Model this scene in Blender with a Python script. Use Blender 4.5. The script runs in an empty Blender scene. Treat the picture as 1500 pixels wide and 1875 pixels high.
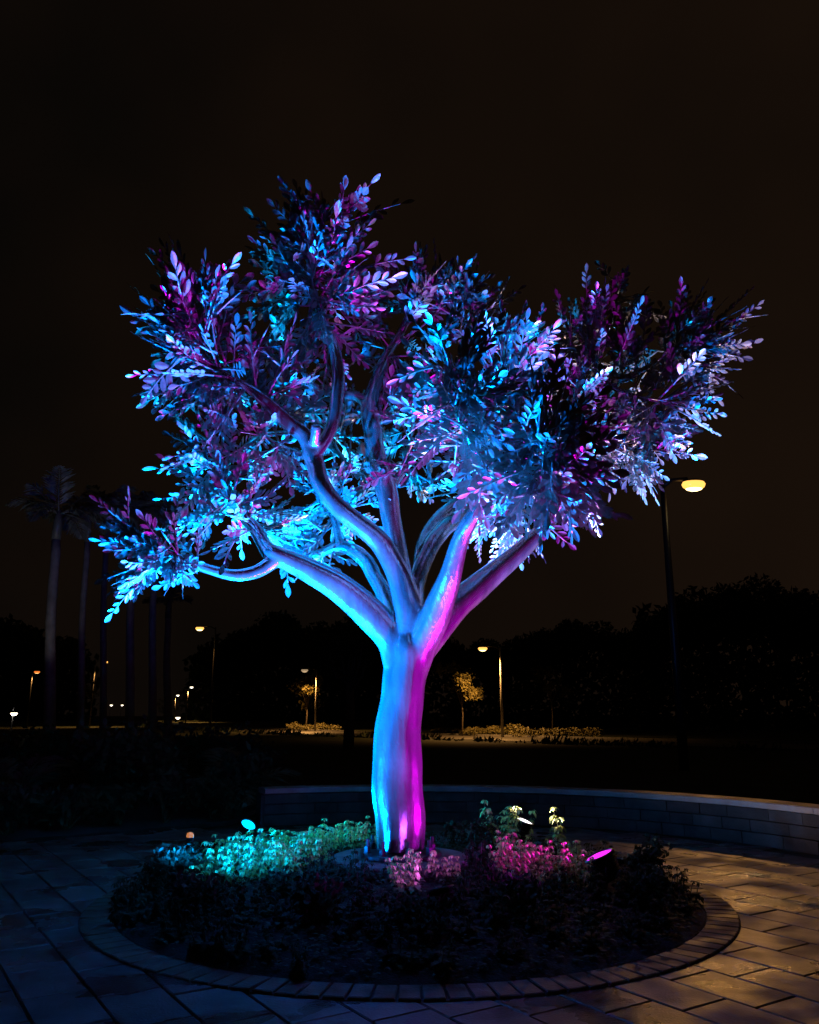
import bpy, bmesh, math, random
import numpy as np
from mathutils import Vector, Matrix
from mathutils.bvhtree import BVHTree

random.seed(7)
rng = np.random.default_rng(7)
S = bpy.context.scene
C = S.collection
PI = math.pi

# ------------------------------------------------------------------ camera
F, TH, H = 1504.0, math.radians(13.9), 1.5       # focal length in photo pixels, pitch, eye height
cam = bpy.data.objects.new('camera', bpy.data.cameras.new('camera'))
C.objects.link(cam)
cam.location = (0, 0, H)
cam.rotation_euler = (math.radians(90) + TH, 0, 0)
cam.data.sensor_fit = 'VERTICAL'
cam.data.sensor_height = 24
cam.data.lens = 24 * F / 1875
cam.data.clip_end = 3000
S.camera = cam

# ------------------------------------------------------------------ render settings, sky
S.render.engine = 'CYCLES'
S.view_settings.view_transform = 'Standard'
S.view_settings.look = 'None'
S.view_settings.exposure = 0
S.view_settings.gamma = 1
S.cycles.use_denoising = True
S.cycles.max_bounces = 6
S.cycles.diffuse_bounces = 3
S.cycles.glossy_bounces = 3
S.cycles.volume_bounces = 0
S.cycles.sample_clamp_indirect = 4
S.cycles.caustics_reflective = False
S.cycles.caustics_refractive = False

world = bpy.data.worlds.new('World')
S.world = world
world.use_nodes = True
wn, wl = world.node_tree.nodes, world.node_tree.links
bg = wn['Background']
tc = wn.new('ShaderNodeTexCoord')
nz = wn.new('ShaderNodeTexNoise')
nz.inputs['Scale'].default_value = 2.4
nz.inputs['Detail'].default_value = 3
wl.new(tc.outputs['Generated'], nz.inputs['Vector'])
sep = wn.new('ShaderNodeSeparateXYZ')
wl.new(tc.outputs['Generated'], sep.inputs[0])
ma = wn.new('ShaderNodeMath'); ma.operation = 'MULTIPLY_ADD'       # city glow stronger to the east
ma.inputs[1].default_value = 0.5; ma.inputs[2].default_value = 0.05
wl.new(sep.outputs['X'], ma.inputs[0])
mb_ = wn.new('ShaderNodeMath'); mb_.operation = 'ADD'
wl.new(ma.outputs[0], mb_.inputs[0]); wl.new(nz.outputs['Fac'], mb_.inputs[1])
cr = wn.new('ShaderNodeValToRGB')
cr.color_ramp.elements[0].position = 0.25; cr.color_ramp.elements[0].color = (0.0022, 0.0017, 0.0013, 1)
cr.color_ramp.elements[1].position = 0.95; cr.color_ramp.elements[1].color = (0.0098, 0.0052, 0.0029, 1)
wl.new(mb_.outputs[0], cr.inputs['Fac'])
wl.new(cr.outputs['Color'], bg.inputs['Color'])
bg.inputs['Strength'].default_value = 1.0

# ------------------------------------------------------------------ helpers
def P(px, py, Y):
    """point at forward distance Y seen at photo pixel (px, py)"""
    x, y = px - 750.0, py - 937.5
    dy = F * math.cos(TH) + y * math.sin(TH)
    dz = F * math.sin(TH) - y * math.cos(TH)
    t = Y / dy
    return Vector((x * t, Y, H + dz * t))

def G(px, py, z=0.0):
    x, y = px - 750.0, py - 937.5
    dy = F * math.cos(TH) + y * math.sin(TH)
    dz = F * math.sin(TH) - y * math.cos(TH)
    t = (z - H) / dz
    return Vector((x * t, dy * t, z))

def mpp(p):
    """metres per photo pixel at point p"""
    return (p[1] * math.cos(TH) + (p[2] - H) * math.sin(TH)) / F

def project(p):
    d = p[1] * math.cos(TH) + (p[2] - H) * math.sin(TH)
    u = -p[1] * math.sin(TH) + (p[2] - H) * math.cos(TH)
    return 750 + F * p[0] / d, 937.5 - F * u / d

def tag(o, label=None, cat=None, group=None, kind=None):
    if label: o['label'] = label
    if cat: o['category'] = cat
    if group: o['group'] = group
    if kind: o['kind'] = kind
    return o

def empty(name, loc, rz=0.0):
    o = bpy.data.objects.new(name, None)
    C.objects.link(o)
    o.location = loc
    o.rotation_euler = (0, 0, rz)
    o.empty_display_size = 0.1
    return o

class MB:
    """collects vertices and faces and links them as one mesh object"""
    def __init__(self): self.v, self.f, self.s = [], [], []
    def add(self, vs, fs, smooth=False):
        b = len(self.v)
        self.v.extend([tuple(q) for q in vs])
        self.f.extend([tuple(i + b for i in q) for q in fs])
        self.s.extend([smooth] * len(fs))
        return self
    def mesh(self, name, mat=None):
        me = bpy.data.meshes.new(name)
        me.from_pydata(self.v, [], self.f)
        me.polygons.foreach_set('use_smooth', self.s)
        if mat: me.materials.append(mat)
        me.update()
        return me
    def build(self, name, mat, parent=None):
        o = bpy.data.objects.new(name, self.mesh(name, mat))
        C.objects.link(o)
        if parent: o.parent = parent
        return o

def frame(d):
    d = Vector(d).normalized()
    a = Vector((0, 0, 1)) if abs(d.z) < 0.92 else Vector((1, 0, 0))
    u = d.cross(a).normalized()
    return d, u, d.cross(u).normalized()

def tube(mb, pts, rad, n=8, caps=True, smooth=True, flute=0.0):
    pts = [Vector(p) for p in pts]
    vs, fs = [], []
    prev = None
    for i, p in enumerate(pts):
        d = (pts[min(i + 1, len(pts) - 1)] - pts[max(i - 1, 0)])
        if d.length < 1e-9: d = Vector((0, 0, 1))
        d.normalize()
        if prev is None:
            _, u, w = frame(d)
        else:
            u = prev - d * prev.dot(d)
            u = u.normalized() if u.length > 1e-6 else frame(d)[1]
            w = d.cross(u).normalized()
        prev = u
        r = rad[i] if hasattr(rad, '__len__') else rad
        for k in range(n):
            a = 2 * PI * k / n
            rr = r * (1 + flute * (math.sin(3 * a + i * .11) * .5 + math.sin(2 * a - i * .17 + 1) * .5 + math.sin(i * .55 + a) * .35)) if flute else r
            vs.append(p + (u * math.cos(a) + w * math.sin(a)) * rr)
    for i in range(len(pts) - 1):
        for k in range(n):
            k2 = (k + 1) % n
            fs.append((i * n + k, i * n + k2, (i + 1) * n + k2, (i + 1) * n + k))
    mb.add(vs, fs, smooth)
    if caps:
        b = len(mb.v) - len(vs)
        mb.f.append(tuple(b + k for k in range(n))[::-1]); mb.s.append(False)
        mb.f.append(tuple(b + (len(pts) - 1) * n + k for k in range(n))); mb.s.append(False)
    return mb

def lathe(mb, prof, axis_o=(0, 0, 0), axis_d=(0, 0, 1), n=20, smooth=True):
    """profile of (radius, height) turned about an axis, closed with caps where radius is 0"""
    d, u, w = frame(axis_d)
    o = Vector(axis_o)
    vs, fs = [], []
    for r, h in prof:
        for k in range(n):
            a = 2 * PI * k / n
            vs.append(o + d * h + (u * math.cos(a) + w * math.sin(a)) * max(r, 1e-4))
    for i in range(len(prof) - 1):
        for k in range(n):
            k2 = (k + 1) % n
            fs.append((i * n + k, i * n + k2, (i + 1) * n + k2, (i + 1) * n + k))
    mb.add(vs, fs, smooth)
    return mb

def box(mb, c, size, rz=0.0, bev=0.0, jit=0.0):
    x, y, z = size[0] / 2, size[1] / 2, size[2] / 2
    ca, sa = math.cos(rz), math.sin(rz)
    def T(a, b, cc): return (c[0] + a * ca - b * sa, c[1] + a * sa + b * ca, c[2] + cc)
    vs = []
    lv = [(-z, 0), (z - bev, 0), (z, bev)] if bev else [(-z, 0), (z, 0)]
    for h, ins in lv:
        for sx, sy in ((-1, -1), (1, -1), (1, 1), (-1, 1)):
            vs.append(T(sx * (x - ins) + random.uniform(-jit, jit), sy * (y - ins) + random.uniform(-jit, jit), h))
    fs = [(3, 2, 1, 0)]
    for i in range(len(lv) - 1):
        for k in range(4):
            fs.append((i * 4 + k, i * 4 + (k + 1) % 4, i * 4 + 4 + (k + 1) % 4, i * 4 + 4 + k))
    b = (len(lv) - 1) * 4
    fs.append((b, b + 1, b + 2, b + 3))
    return mb.add(vs, fs)

def catmull(ps, sub):
    """ps: list of equal length tuples -> smooth resampling"""
    a = np.array(ps, float)
    out = []
    for i in range(len(a) - 1):
        p0, p1, p2, p3 = a[max(i - 1, 0)], a[i], a[i + 1], a[min(i + 2, len(a) - 1)]
        for k in range(sub):
            t = k / sub
            out.append(0.5 * (2 * p1 + (p2 - p0) * t + (2 * p0 - 5 * p1 + 4 * p2 - p3) * t * t + (3 * p1 - p0 - 3 * p2 + p3) * t ** 3))
    out.append(a[-1])
    return np.array(out)

# ------------------------------------------------------------------ materials
def mat(name, col, rough=0.6, metal=0.0, var=0.25, scale=6.0, bump=0.0, bscale=40.0, rvar=0.0, stretch=None, spec=0.5, space='Object', orand=0.0, coat=0.0):
    m = bpy.data.materials.new(name)
    m.use_nodes = True
    n, l = m.node_tree.nodes, m.node_tree.links
    b = n['Principled BSDF']
    t = n.new('ShaderNodeTexCoord')
    mp = n.new('ShaderNodeMapping')
    if stretch: mp.inputs['Scale'].default_value = stretch
    if space == 'World':
        g = n.new('ShaderNodeNewGeometry'); l.new(g.outputs['Position'], mp.inputs['Vector'])
    else:
        l.new(t.outputs['Object'], mp.inputs['Vector'])
    x = n.new('ShaderNodeTexNoise'); x.inputs['Scale'].default_value = scale; x.inputs['Detail'].default_value = 6
    l.new(mp.outputs[0], x.inputs['Vector'])
    r = n.new('ShaderNodeValToRGB')
    c0 = [c * (1 - var) for c in col] + [1]; c1 = [min(1, c * (1 + var)) for c in col] + [1]
    r.color_ramp.elements[0].position = 0.3; r.color_ramp.elements[0].color = c0
    r.color_ramp.elements[1].position = 0.7; r.color_ramp.elements[1].color = c1
    l.new(x.outputs['Fac'], r.inputs['Fac'])
    if orand:
        oi = n.new('ShaderNodeObjectInfo')
        hv = n.new('ShaderNodeHueSaturation')
        mm = n.new('ShaderNodeMapRange'); mm.inputs['To Min'].default_value = 1 - orand; mm.inputs['To Max'].default_value = 1 + orand
        l.new(oi.outputs['Random'], mm.inputs['Value']); l.new(mm.outputs[0], hv.inputs['Value'])
        l.new(r.outputs['Color'], hv.inputs['Color']); l.new(hv.outputs[0], b.inputs['Base Color'])
    else:
        l.new(r.outputs['Color'], b.inputs['Base Color'])
    if coat:
        b.inputs['Coat Weight'].default_value = coat; b.inputs['Coat Roughness'].default_value = 0.09
    b.inputs['Roughness'].default_value = rough
    b.inputs['Metallic'].default_value = metal
    b.inputs['Specular IOR Level'].default_value = spec
    if rvar:
        y = n.new('ShaderNodeTexNoise'); y.inputs['Scale'].default_value = scale * 0.6; y.inputs['Detail'].default_value = 4
        l.new(mp.outputs[0], y.inputs['Vector'])
        mr = n.new('ShaderNodeMapRange')
        mr.inputs['From Min'].default_value = 0.35; mr.inputs['From Max'].default_value = 0.65
        mr.inputs['To Min'].default_value = max(0.03, rough - rvar); mr.inputs['To Max'].default_value = min(1, rough + rvar)
        l.new(y.outputs['Fac'], mr.inputs['Value']); l.new(mr.outputs[0], b.inputs['Roughness'])
    if bump:
        z = n.new('ShaderNodeTexNoise'); z.inputs['Scale'].default_value = bscale; z.inputs['Detail'].default_value = 5
        l.new(mp.outputs[0], z.inputs['Vector'])
        bp = n.new('ShaderNodeBump'); bp.inputs['Strength'].default_value = bump; bp.inputs['Distance'].default_value = 0.01
        l.new(z.outputs['Fac'], bp.inputs['Height']); l.new(bp.outputs[0], b.inputs['Normal'])
    return m

def glow(name, col, strength):
    m = bpy.data.materials.new(name)
    m.use_nodes = True
    b = m.node_tree.nodes['Principled BSDF']
    b.inputs['Base Color'].default_value = (*[0.6 * c for c in col], 1)
    b.inputs['Emission Color'].default_value = (*col, 1)
    b.inputs['Emission Strength'].default_value = strength
    b.inputs['Roughness'].default_value = 0.2
    return m

M = dict(
    bark=mat('painted_metal', (0.40, 0.385, 0.38), 0.19, 0.80, 0.35, 9, 0.5, 30, 0.07, (1, 1, 0.25), coat=.85),
    leaf=mat('leaf_metal', (0.31, 0.30, 0.295), 0.36, 0.4, 0.2, 5, 0, 0, 0.1),
    steel=mat('dark_steel', (0.08, 0.08, 0.085), 0.4, 0.6, 0.3, 20),
    concrete=mat('concrete', (0.19, 0.185, 0.18), 0.8, 0, 0.25, 8, 0.4, 60),
    housing=mat('black_housing', (0.018, 0.018, 0.02), 0.45, 0.2, 0.2, 20),
    soil=mat('soil', (0.018, 0.014, 0.010), 0.95, 0, 0.4, 12, 0.8, 60),
    joint=mat('paving_joint', (0.03, 0.028, 0.026), 0.95, 0, 0.3, 20),
    paver=mat('paver_stone', (0.125, 0.108, 0.10), 0.42, 0, 0.5, 2.6, 0.4, 60, 0.3, None, 0.5, 'World', orand=.25),
    brick=mat('edging_brick', (0.115, 0.08, 0.05), 0.62, 0, 0.35, 7, 0.5, 60, 0.2, None, 0.4, 'World', orand=.25),
    stone=mat('wall_stone', (0.055, 0.055, 0.058), 0.85, 0, 0.4, 4, 0.6, 30, 0.1, None, 0.3, 'World', orand=.25),
    coping=mat('coping_stone', (0.30, 0.285, 0.28), 0.6, 0, 0.2, 6, 0.2, 60, 0.1, None, 0.4, 'World'),
    grass=mat('grass', (0.022, 0.028, 0.011), 0.9, 0, 0.5, 0.7, 0, 0, 0, None, 0.2, 'World'),
    asphalt=mat('asphalt', (0.06, 0.056, 0.05), 0.6, 0, 0.25, 0.5, 0, 0, 0, None, 0.4, 'World'),
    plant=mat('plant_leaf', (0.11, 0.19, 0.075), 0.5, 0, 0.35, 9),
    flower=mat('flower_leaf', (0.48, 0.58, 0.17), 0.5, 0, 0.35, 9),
    unlit_plant=mat('unlit_plant_leaf', (0.022, 0.036, 0.016), 0.75, 0, 0.5, 9, spec=.15),  # leaf and flower colour darkened to paint in the unlit parts of the bed
    stem=mat('plant_stem', (0.07, 0.09, 0.04), 0.7, 0, 0.2, 9),
    shrub=mat('shrub_leaf', (0.026, 0.042, 0.018), 0.7, 0, 0.4, 3, spec=.2),
    tree=mat('tree_leaf', (0.12, 0.105, 0.03), 0.6, 0, 0.4, 0.6),
    trunk=mat('tree_bark', (0.10, 0.08, 0.06), 0.85, 0, 0.3, 6, 0.4, 20),
    palm=mat('palm_frond', (0.12, 0.135, 0.09), 0.45, 0, 0.3, 4),
    palmtrunk=mat('palm_trunk', (0.17, 0.165, 0.155), 0.6, 0, 0.3, 5, 0.3, 12),
    pole=mat('lamp_pole', (0.25, 0.24, 0.22), 0.5, 0.3, 0.15, 4),
    white=mat('white_paint', (0.75, 0.75, 0.73), 0.5, 0, 0.08, 4),
    red=mat('red_paint', (0.5, 0.03, 0.02), 0.5, 0, 0.1, 4),
)

# ------------------------------------------------------------------ the setting
YC, XC = 7.55, 0.0                 # centre of the round bed
R_IN, R_OUT, R_WALL = 2.37, 2.62, 5.0

def sheet(name, pts, z, m, kind='structure', th=0.0):
    bm = bmesh.new()
    f = bm.faces.new([bm.verts.new((x, y, z)) for x, y in pts])
    if f.normal.z < 0: bmesh.ops.reverse_faces(bm, faces=[f])
    bm.normal_update()
    if f.normal.z < 0: bmesh.ops.reverse_faces(bm, faces=[f])
    if th:
        r = bmesh.ops.extrude_face_region(bm, geom=[f])
        for v in r['geom']:
            if isinstance(v, bmesh.types.BMVert): v.co.z -= th
    me = bpy.data.meshes.new(name); bm.to_mesh(me); bm.free()
    me.materials.append(m)
    o = bpy.data.objects.new(name, me); C.objects.link(o)
    if kind: o['kind'] = kind
    return o

ground = sheet('ground', [(-900, -60), (900, -60), (900, 1500), (-900, 1500)], -0.05, M['grass'])

# pavement: everything inside the seat wall, running off to the left and behind the camera
arc = [(XC + 5.02 * math.cos(math.radians(a)), YC + 5.02 * math.sin(math.radians(a))) for a in range(-30, 116, 5)]
pave_outline = [(-14, -4), (14, -4), (14, 1.0), (5.6, 3.6)] + arc + [(-3.3, 11.85), (-4.2, 11.1), (-5.4, 10.35), (-7.5, 9.6), (-14, 9.0)]
pavement = sheet('pavement', pave_outline, -0.018, M['joint'])

def inside(x, y, poly):
    r = False
    for i in range(len(poly)):
        (x1, y1), (x2, y2) = poly[i], poly[i - 1]
        if (y1 > y) != (y2 > y) and x < (x2 - x1) * (y - y1) / (y2 - y1) + x1: r = not r
    return r

PL, PWd, PA = 0.56, 0.36, math.radians(-57)
ca, sa = math.cos(PA), math.sin(PA)
cand = []
for j in range(-45, 46):
    off = (j % 3) * PL / 3.0 + random.uniform(-0.02, 0.02)
    for i in range(-35, 36):
        u, v = i * PL + off, j * PWd
        x, y = u * ca - v * sa, 6 + u * sa + v * ca
        if not (-9 < x < 9 and 2.2 < y < 12.6): continue
        if math.hypot(x - XC, y - YC) < R_OUT - 0.28: continue
        if not inside(x, y, pave_outline): continue
        # whole paver must stay on the paved ground
        cs = [(x + a * ca - b * sa, y + a * sa + b * ca) for a, b in ((-.28, -.17), (.28, -.17), (.28, .17), (-.28, .17))]
        if math.hypot(x - XC, y - YC) > R_WALL - 0.31 and y > 7.5 and x > -2.6: 
            if any(math.hypot(q[0] - XC, q[1] - YC) > R_WALL + 0.12 for q in cs): continue
        px, py = project((x, y, 0))
        vis = -90 < px < 1590 and py < 1990
        cand.append((0 if vis else 1, y, x, y))
cand.sort()
pav_me = []
for k in range(6):
    b = MB(); box(b, (0, 0, -0.02), (PL - 0.012, PWd - 0.012, 0.04), 0, 0.006, 0.002)
    pav_me.append(b.mesh('paver', M['paver']))
rest = MB()
for k, (h_, _, x, y) in enumerate(cand):
    if k < 300:
        o = bpy.data.objects.new('paver', random.choice(pav_me)); C.objects.link(o)
        o.parent = pavement
        o.location = (x, y, random.uniform(-0.0025, 0.001))
        o.rotation_euler = (random.uniform(-.004, .004), random.uniform(-.004, .004), PA)
    else:
        box(rest, (x, y, -0.021), (PL - 0.012, PWd - 0.012, 0.04), PA, 0.006, 0.002)
if rest.v:
    o = rest.build('pavers', M['paver'], pavement); o['kind'] = 'stuff'

# brick edging ring
ring = MB()
n = 96
vs, fs = [], []
for r in (R_IN, R_OUT):
    for k in range(n):
        a = 2 * PI * k / n
        vs.append((XC + r * math.cos(a), YC + r * math.sin(a), 0.004))
for k in range(n): fs.append((k, (k + 1) % n, n + (k + 1) % n, n + k))
ring.add(vs, [f[::-1] for f in fs])
edging = ring.build('brick_edging', M['joint'])
edging['kind'] = 'structure'
NB = 118
bm_me = []
for k in range(5):
    b = MB(); box(b, (0, 0, 0), (R_OUT - R_IN - 0.016, 2 * PI * 2.49 / NB - 0.012, 0.05), 0, 0.006, 0.0025)
    bm_me.append(b.mesh('brick', M['brick']))
for k in range(NB):
    a = 2 * PI * (k + 0.5) / NB
    o = bpy.data.objects.new('brick', random.choice(bm_me)); C.objects.link(o); o.parent = edging
    o.location = (XC + 2.495 * math.cos(a), YC + 2.495 * math.sin(a), random.uniform(-0.0105, -0.0065) )
    o.rotation_euler = (random.uniform(-.01, .01), random.uniform(-.01, .01), a + random.uniform(-.004, .004))

def mound(r):
    t = min(1, r / R_IN)
    return 0.012 + 0.27 * (1 - t * t) ** 0.8

bed = MB()
vs, fs = [], []
NR, NA = 12, 64
for i in range(NR + 1):
    r = R_IN * i / NR
    for k in range(NA):
        a = 2 * PI * k / NA
        vs.append((XC + r * math.cos(a), YC + r * math.sin(a), mound(r) + (random.uniform(-.012, .012) if 0 < i < NR else 0)))
for i in range(NR):
    for k in range(NA):
        fs.append((i * NA + k, (i + 1) * NA + k, (i + 1) * NA + (k + 1) % NA, i * NA + (k + 1) % NA))
bed.add(vs, fs, True)
soil = bed.build('planting_bed', M['soil']); soil['kind'] = 'structure'

# left planting border
sheet('planting_border', [(-2.55, 12.5), (-3.3, 11.87), (-4.2, 11.12), (-5.4, 10.37), (-7.5, 9.62), (-16, 9.0), (-16, 20), (-2.2, 20)], 0.03, M['soil'], th=0.06)

# ------------------------------------------------------------------ curved seat wall
wall = empty('seat_wall', (XC, YC, 0))
tag(wall, 'low curved stone seat wall with pale coping behind the round bed', 'wall')
A0, A1 = math.radians(-24), math.radians(114)
def arcblock(mb, r0, r1, z0, z1, a0, a1, seg, gap=0.0, bev=0.0):
    vs, fs = [], []
    a0 += gap / r0; a1 -= gap / r0
    for k in range(seg + 1):
        a = a0 + (a1 - a0) * k / seg
        for r, z in ((r0 + bev, z1), (r1, z1), (r1, z0), (r0 + bev, z0), (r0, z0 + bev), (r0, z1 - bev)):
            vs.append((r * math.cos(a), r * math.sin(a), z))
    for k in range(seg):
        b = k * 6
        for q in range(6):
            fs.append((b + q, b + (q + 1) % 6, b + 6 + (q + 1) % 6, b + 6 + q))
    fs.append((5, 4, 3, 2, 1, 0)); e = seg * 6
    fs.append((e, e + 1, e + 2, e + 3, e + 4, e + 5))
    return mb.add(vs, fs)
core = arcblock(MB(), 5.05, 5.30, -0.1, 0.425, A0 + .002, A1 - .002, 40).build('wall_core', M['joint'], wall)
rows = [(0.0, 0.15), (0.15, 0.29), (0.29, 0.425)]
for ri, (z0, z1) in enumerate(rows):
    a = A0
    first = True
    while a < A1 - 0.01:
        w = random.uniform(0.3, 0.6) / 5.0 * (0.5 if first and ri % 2 else 1)
        first = False
        a2 = min(a + w, A1)
        if A1 - a2 < 0.03: a2 = A1
        d = random.uniform(0, 0.014)
        arcblock(MB(), 5.0 - d, 5.046, z0 + 0.004, z1 - 0.004, a, a2, 2, 0.004, 0.005).build('stone', M['stone'], wall)
        a = a2
NCP = 14
for k in range(NCP):
    a = A0 + (A1 - A0) * k / NCP
    arcblock(MB(), 4.965, 5.34, 0.428, 0.50, a, a + (A1 - A0) / NCP, 4, 0.0015, 0.008).build('coping_stone', M['coping'], wall)
# end face stone
e = MB()
box(e, (5.16 * math.cos(A1 + .003), 5.16 * math.sin(A1 + .003), 0.21), (0.28, 0.04, 0.42), A1, 0.004)
e.build('end_stone', M['stone'], wall)

# ------------------------------------------------------------------ the metal tree
tx = P(733, 1550, YC).x
T0 = Vector((tx, YC, 0.36))
tree = empty('metal_tree', T0)
tag(tree, 'painted metal tree sculpture with flat cut leaves, lit blue, violet and magenta', 'tree sculpture')

L = {}
L['trunk'] = [(733, 1556, 0, 46), (731, 1500, 0, 46.5), (728, 1440, 0, 45.5), (728, 1385, 0, 44), (732, 1325, 0, 42), (738, 1275, 0, 41), (744, 1230, 0, 42), (747, 1190, 0, 44), (747, 1160, 0, 38)]
L['left'] = [(730, 1215, 0, 30), (716, 1168, -.03, 31), (672, 1118, -.08, 29), (615, 1072, -.15, 25.5), (560, 1040, -.22, 22), (503, 1015, -.3, 18.5), (486, 1000, -.3, 14.5), (465, 966, -.3, 12.5), (443, 944, -.3, 10.5), (426, 917, -.3, 9), (412, 893, -.3, 7), (408, 860, -.3, 4.5), (405, 820, -.3, 3.5)]
L['left_low'] = [(512, 1018, -.3, 15), (483, 1041, -.33, 13), (455, 1051, -.37, 11.5), (425, 1053, -.42, 10.5), (386, 1043, -.48, 9.5), (342, 1029, -.54, 8), (318, 1014, -.58, 6), (285, 1000, -.6, 4)]
L['s_limb'] = [(742, 1190, 0, 30), (748, 1130, -.1, 27), (738, 1078, -.15, 23), (721, 1035, -.2, 20.5), (697, 993, -.25, 20), (655, 958, -.3, 19), (613, 921, -.35, 18), (588, 887, -.35, 17.5), (578, 851, -.3, 17), (567, 825, -.3, 16)]
L['s_left'] = [(572, 836, -.3, 15), (557, 799, -.32, 15), (530, 776, -.36, 14), (497, 745, -.42, 12), (464, 716, -.48, 9.5), (427, 695, -.53, 7.5), (395, 672, -.57, 5.5), (372, 635, -.6, 4), (365, 590, -.6, 3)]
L['s_right'] = [(572, 834, -.3, 15), (597, 804, -.3, 12.5), (611, 768, -.3, 12), (618, 720, -.3, 12.5), (619, 683, -.3, 12), (612, 635, -.3, 11), (596, 599, -.25, 9.5), (581, 561, -.2, 8.5), (573, 530, -.15, 7.5), (576, 480, -.1, 6), (582, 430, 0, 4)]
L['stub'] = [(576, 812, -.38, 9), (578, 794, -.45, 9.5), (579, 778, -.5, 10)]
L['centre'] = [(748, 1165, .1, 26), (744, 1100, .25, 22), (731, 1025, .35, 19), (718, 960, .4, 18.5), (708, 903, .45, 20), (692, 850, .5, 18.5), (684, 800, .5, 17), (678, 752, .5, 17), (684, 715, .5, 14), (695, 682, .5, 11), (708, 650, .5, 9), (728, 620, .5, 7.5), (745, 585, .5, 7), (756, 548, .5, 5)]
L['centre_top'] = [(742, 592, .5, 6.5), (775, 572, .52, 5.5), (815, 572, .5, 4.5), (850, 590, .45, 3.5)]
L['centre_left'] = [(680, 760, .5, 11), (662, 732, .5, 9.5), (640, 722, .55, 9), (610, 720, .6, 8), (585, 712, .6, 7), (563, 692, .6, 5.5), (553, 668, .6, 4)]
L['centre_right'] = [(707, 915, .45, 13), (722, 884, .5, 9.5), (740, 860, .6, 7.5), (765, 825, .75, 6), (775, 780, .8, 5), (785, 735, .85, 4)]
L['centre_rear'] = [(690, 860, .5, 9), (664, 868, .7, 6), (635, 850, .8, 5), (615, 820, .9, 4.5), (600, 780, .9, 4)]
L['rear'] = [(755, 1150, .25, 22), (760, 1085, .42, 17), (767, 1050, .5, 16.5), (780, 1020, .6, 16.5), (797, 987, .7, 17), (822, 962, .85, 15), (855, 945, 1, 13), (890, 925, 1.2, 10), (930, 905, 1.4, 7), (960, 945, 1.35, 4)]
L['rear_left'] = [(768, 1048, .55, 12), (774, 1003, .75, 13), (792, 963, .9, 13.5), (817, 938, 1, 13), (845, 915, 1.1, 11), (868, 890, 1.3, 8), (880, 850, 1.3, 6)]
L['right'] = [(752, 1235, 0, 30), (773, 1175, -.08, 32), (798, 1122, -.22, 28), (815, 1080, -.38, 23), (830, 1035, -.55, 18.5), (845, 985, -.72, 16), (862, 952, -.85, 15), (880, 928, -.95, 12)]
L['right_up'] = [(868, 945, -.87, 12), (880, 915, -1.0, 10), (881, 870, -1.2, 8), (868, 822, -1.45, 7), (846, 780, -1.65, 6), (832, 735, -1.8, 5), (828, 690, -1.9, 4)]
L['right_out'] = [(872, 938, -.9, 13), (905, 937, -1.1, 12), (935, 930, -1.3, 10.5), (970, 905, -1.5, 9.5), (1000, 885, -1.65, 9.5), (1003, 860, -1.75, 9), (997, 830, -1.85, 6), (985, 800, -1.95, 4.5)]
L['right_mid'] = [(868, 826, -1.43, 6), (890, 780, -.8, 5.5), (910, 730, -.2, 5), (930, 680, .1, 4.5), (938, 640, .2, 4)]
L['far_right'] = [(770, 1190, .06, 28), (830, 1115, .2, 27), (872, 1077, .35, 24), (915, 1042, .5, 20), (965, 997, .7, 16.5), (1010, 950, .85, 13), (1040, 890, 1, 12), (1050, 820, 1, 11), (1046, 760, 1, 11), (1056, 722, 1, 12)]
L['far_right_out'] = [(1043, 750, 1, 11), (1062, 713, 1, 11.5), (1098, 699, 1, 10), (1150, 691, 1.1, 7.5), (1200, 665, 1.2, 5), (1245, 645, 1.3, 4)]
L['far_right_up'] = [(1052, 735, 1, 9), (1072, 665, 1.1, 8.5), (1104, 609, 1.2, 7.5), (1128, 565, 1.3, 5), (1132, 530, 1.3, 3.5)]
L['far_right_low'] = [(1048, 840, 1, 8.5), (1085, 818, 1.0, 7), (1125, 815, 1, 6), (1165, 825, 1, 5)]
L['far_right_mid'] = [(1105, 699, 1, 6.5), (1150, 722, .85, 5), (1210, 735, .7, 4)]
L['rear_low'] = [(724, 1150, .15, 20), (704, 1088, .33, 16), (686, 1054, .45, 15), (668, 1024, .5, 14.5), (643, 1006, .55, 12.5), (618, 1000, .55, 11.5), (584, 1013, .6, 9), (545, 1008, .7, 7), (515, 992, .8, 5)]
L['rear_low_up'] = [(622, 1004, .55, 9.5), (618, 978, .55, 7.5), (614, 957, .55, 6.5), (600, 930, .6, 4.5), (585, 905, .7, 3.5)]
L['side_twig'] = [(575, 845, -.3, 8), (540, 828, -.2, 5.5), (505, 812, -.1, 4.5), (475, 792, 0, 3.5)]

limb = {}
tmp = MB()
for k, ps in L.items():
    pts = []
    for px, py, dy, r in ps:
        p = P(px, py, YC + dy)
        pts.append((*p, r * mpp(p)))
    sm = catmull(pts, 6)
    limb[k] = sm
    tube(tmp, [q[:3] for q in sm], [max(0.012, q[3]) for q in sm], 20, flute=.075)
src = tmp.build('trunk_source', None)
md = src.modifiers.new('r', 'REMESH'); md.mode = 'VOXEL'; md.voxel_size = 0.0135; md.use_smooth_shade = True
ms = src.modifiers.new('s', 'SMOOTH'); ms.factor = 0.5; ms.iterations = 7
dg = bpy.context.evaluated_depsgraph_get()
ev = src.evaluated_get(dg).to_mesh()
nv = len(ev.vertices)
co = np.empty(nv * 3); ev.vertices.foreach_get('co', co); co = co.reshape(-1, 3)
no = np.empty(nv * 3); ev.vertices.foreach_get('normal', no); no = no.reshape(-1, 3)
polys = [tuple(p.vertices) for p in ev.polygons]
fc = np.array([co[list(p)].mean(0) for p in polys])
names = list(limb)
best = np.full(len(fc), 1e9); own = np.zeros(len(fc), int)
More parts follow.
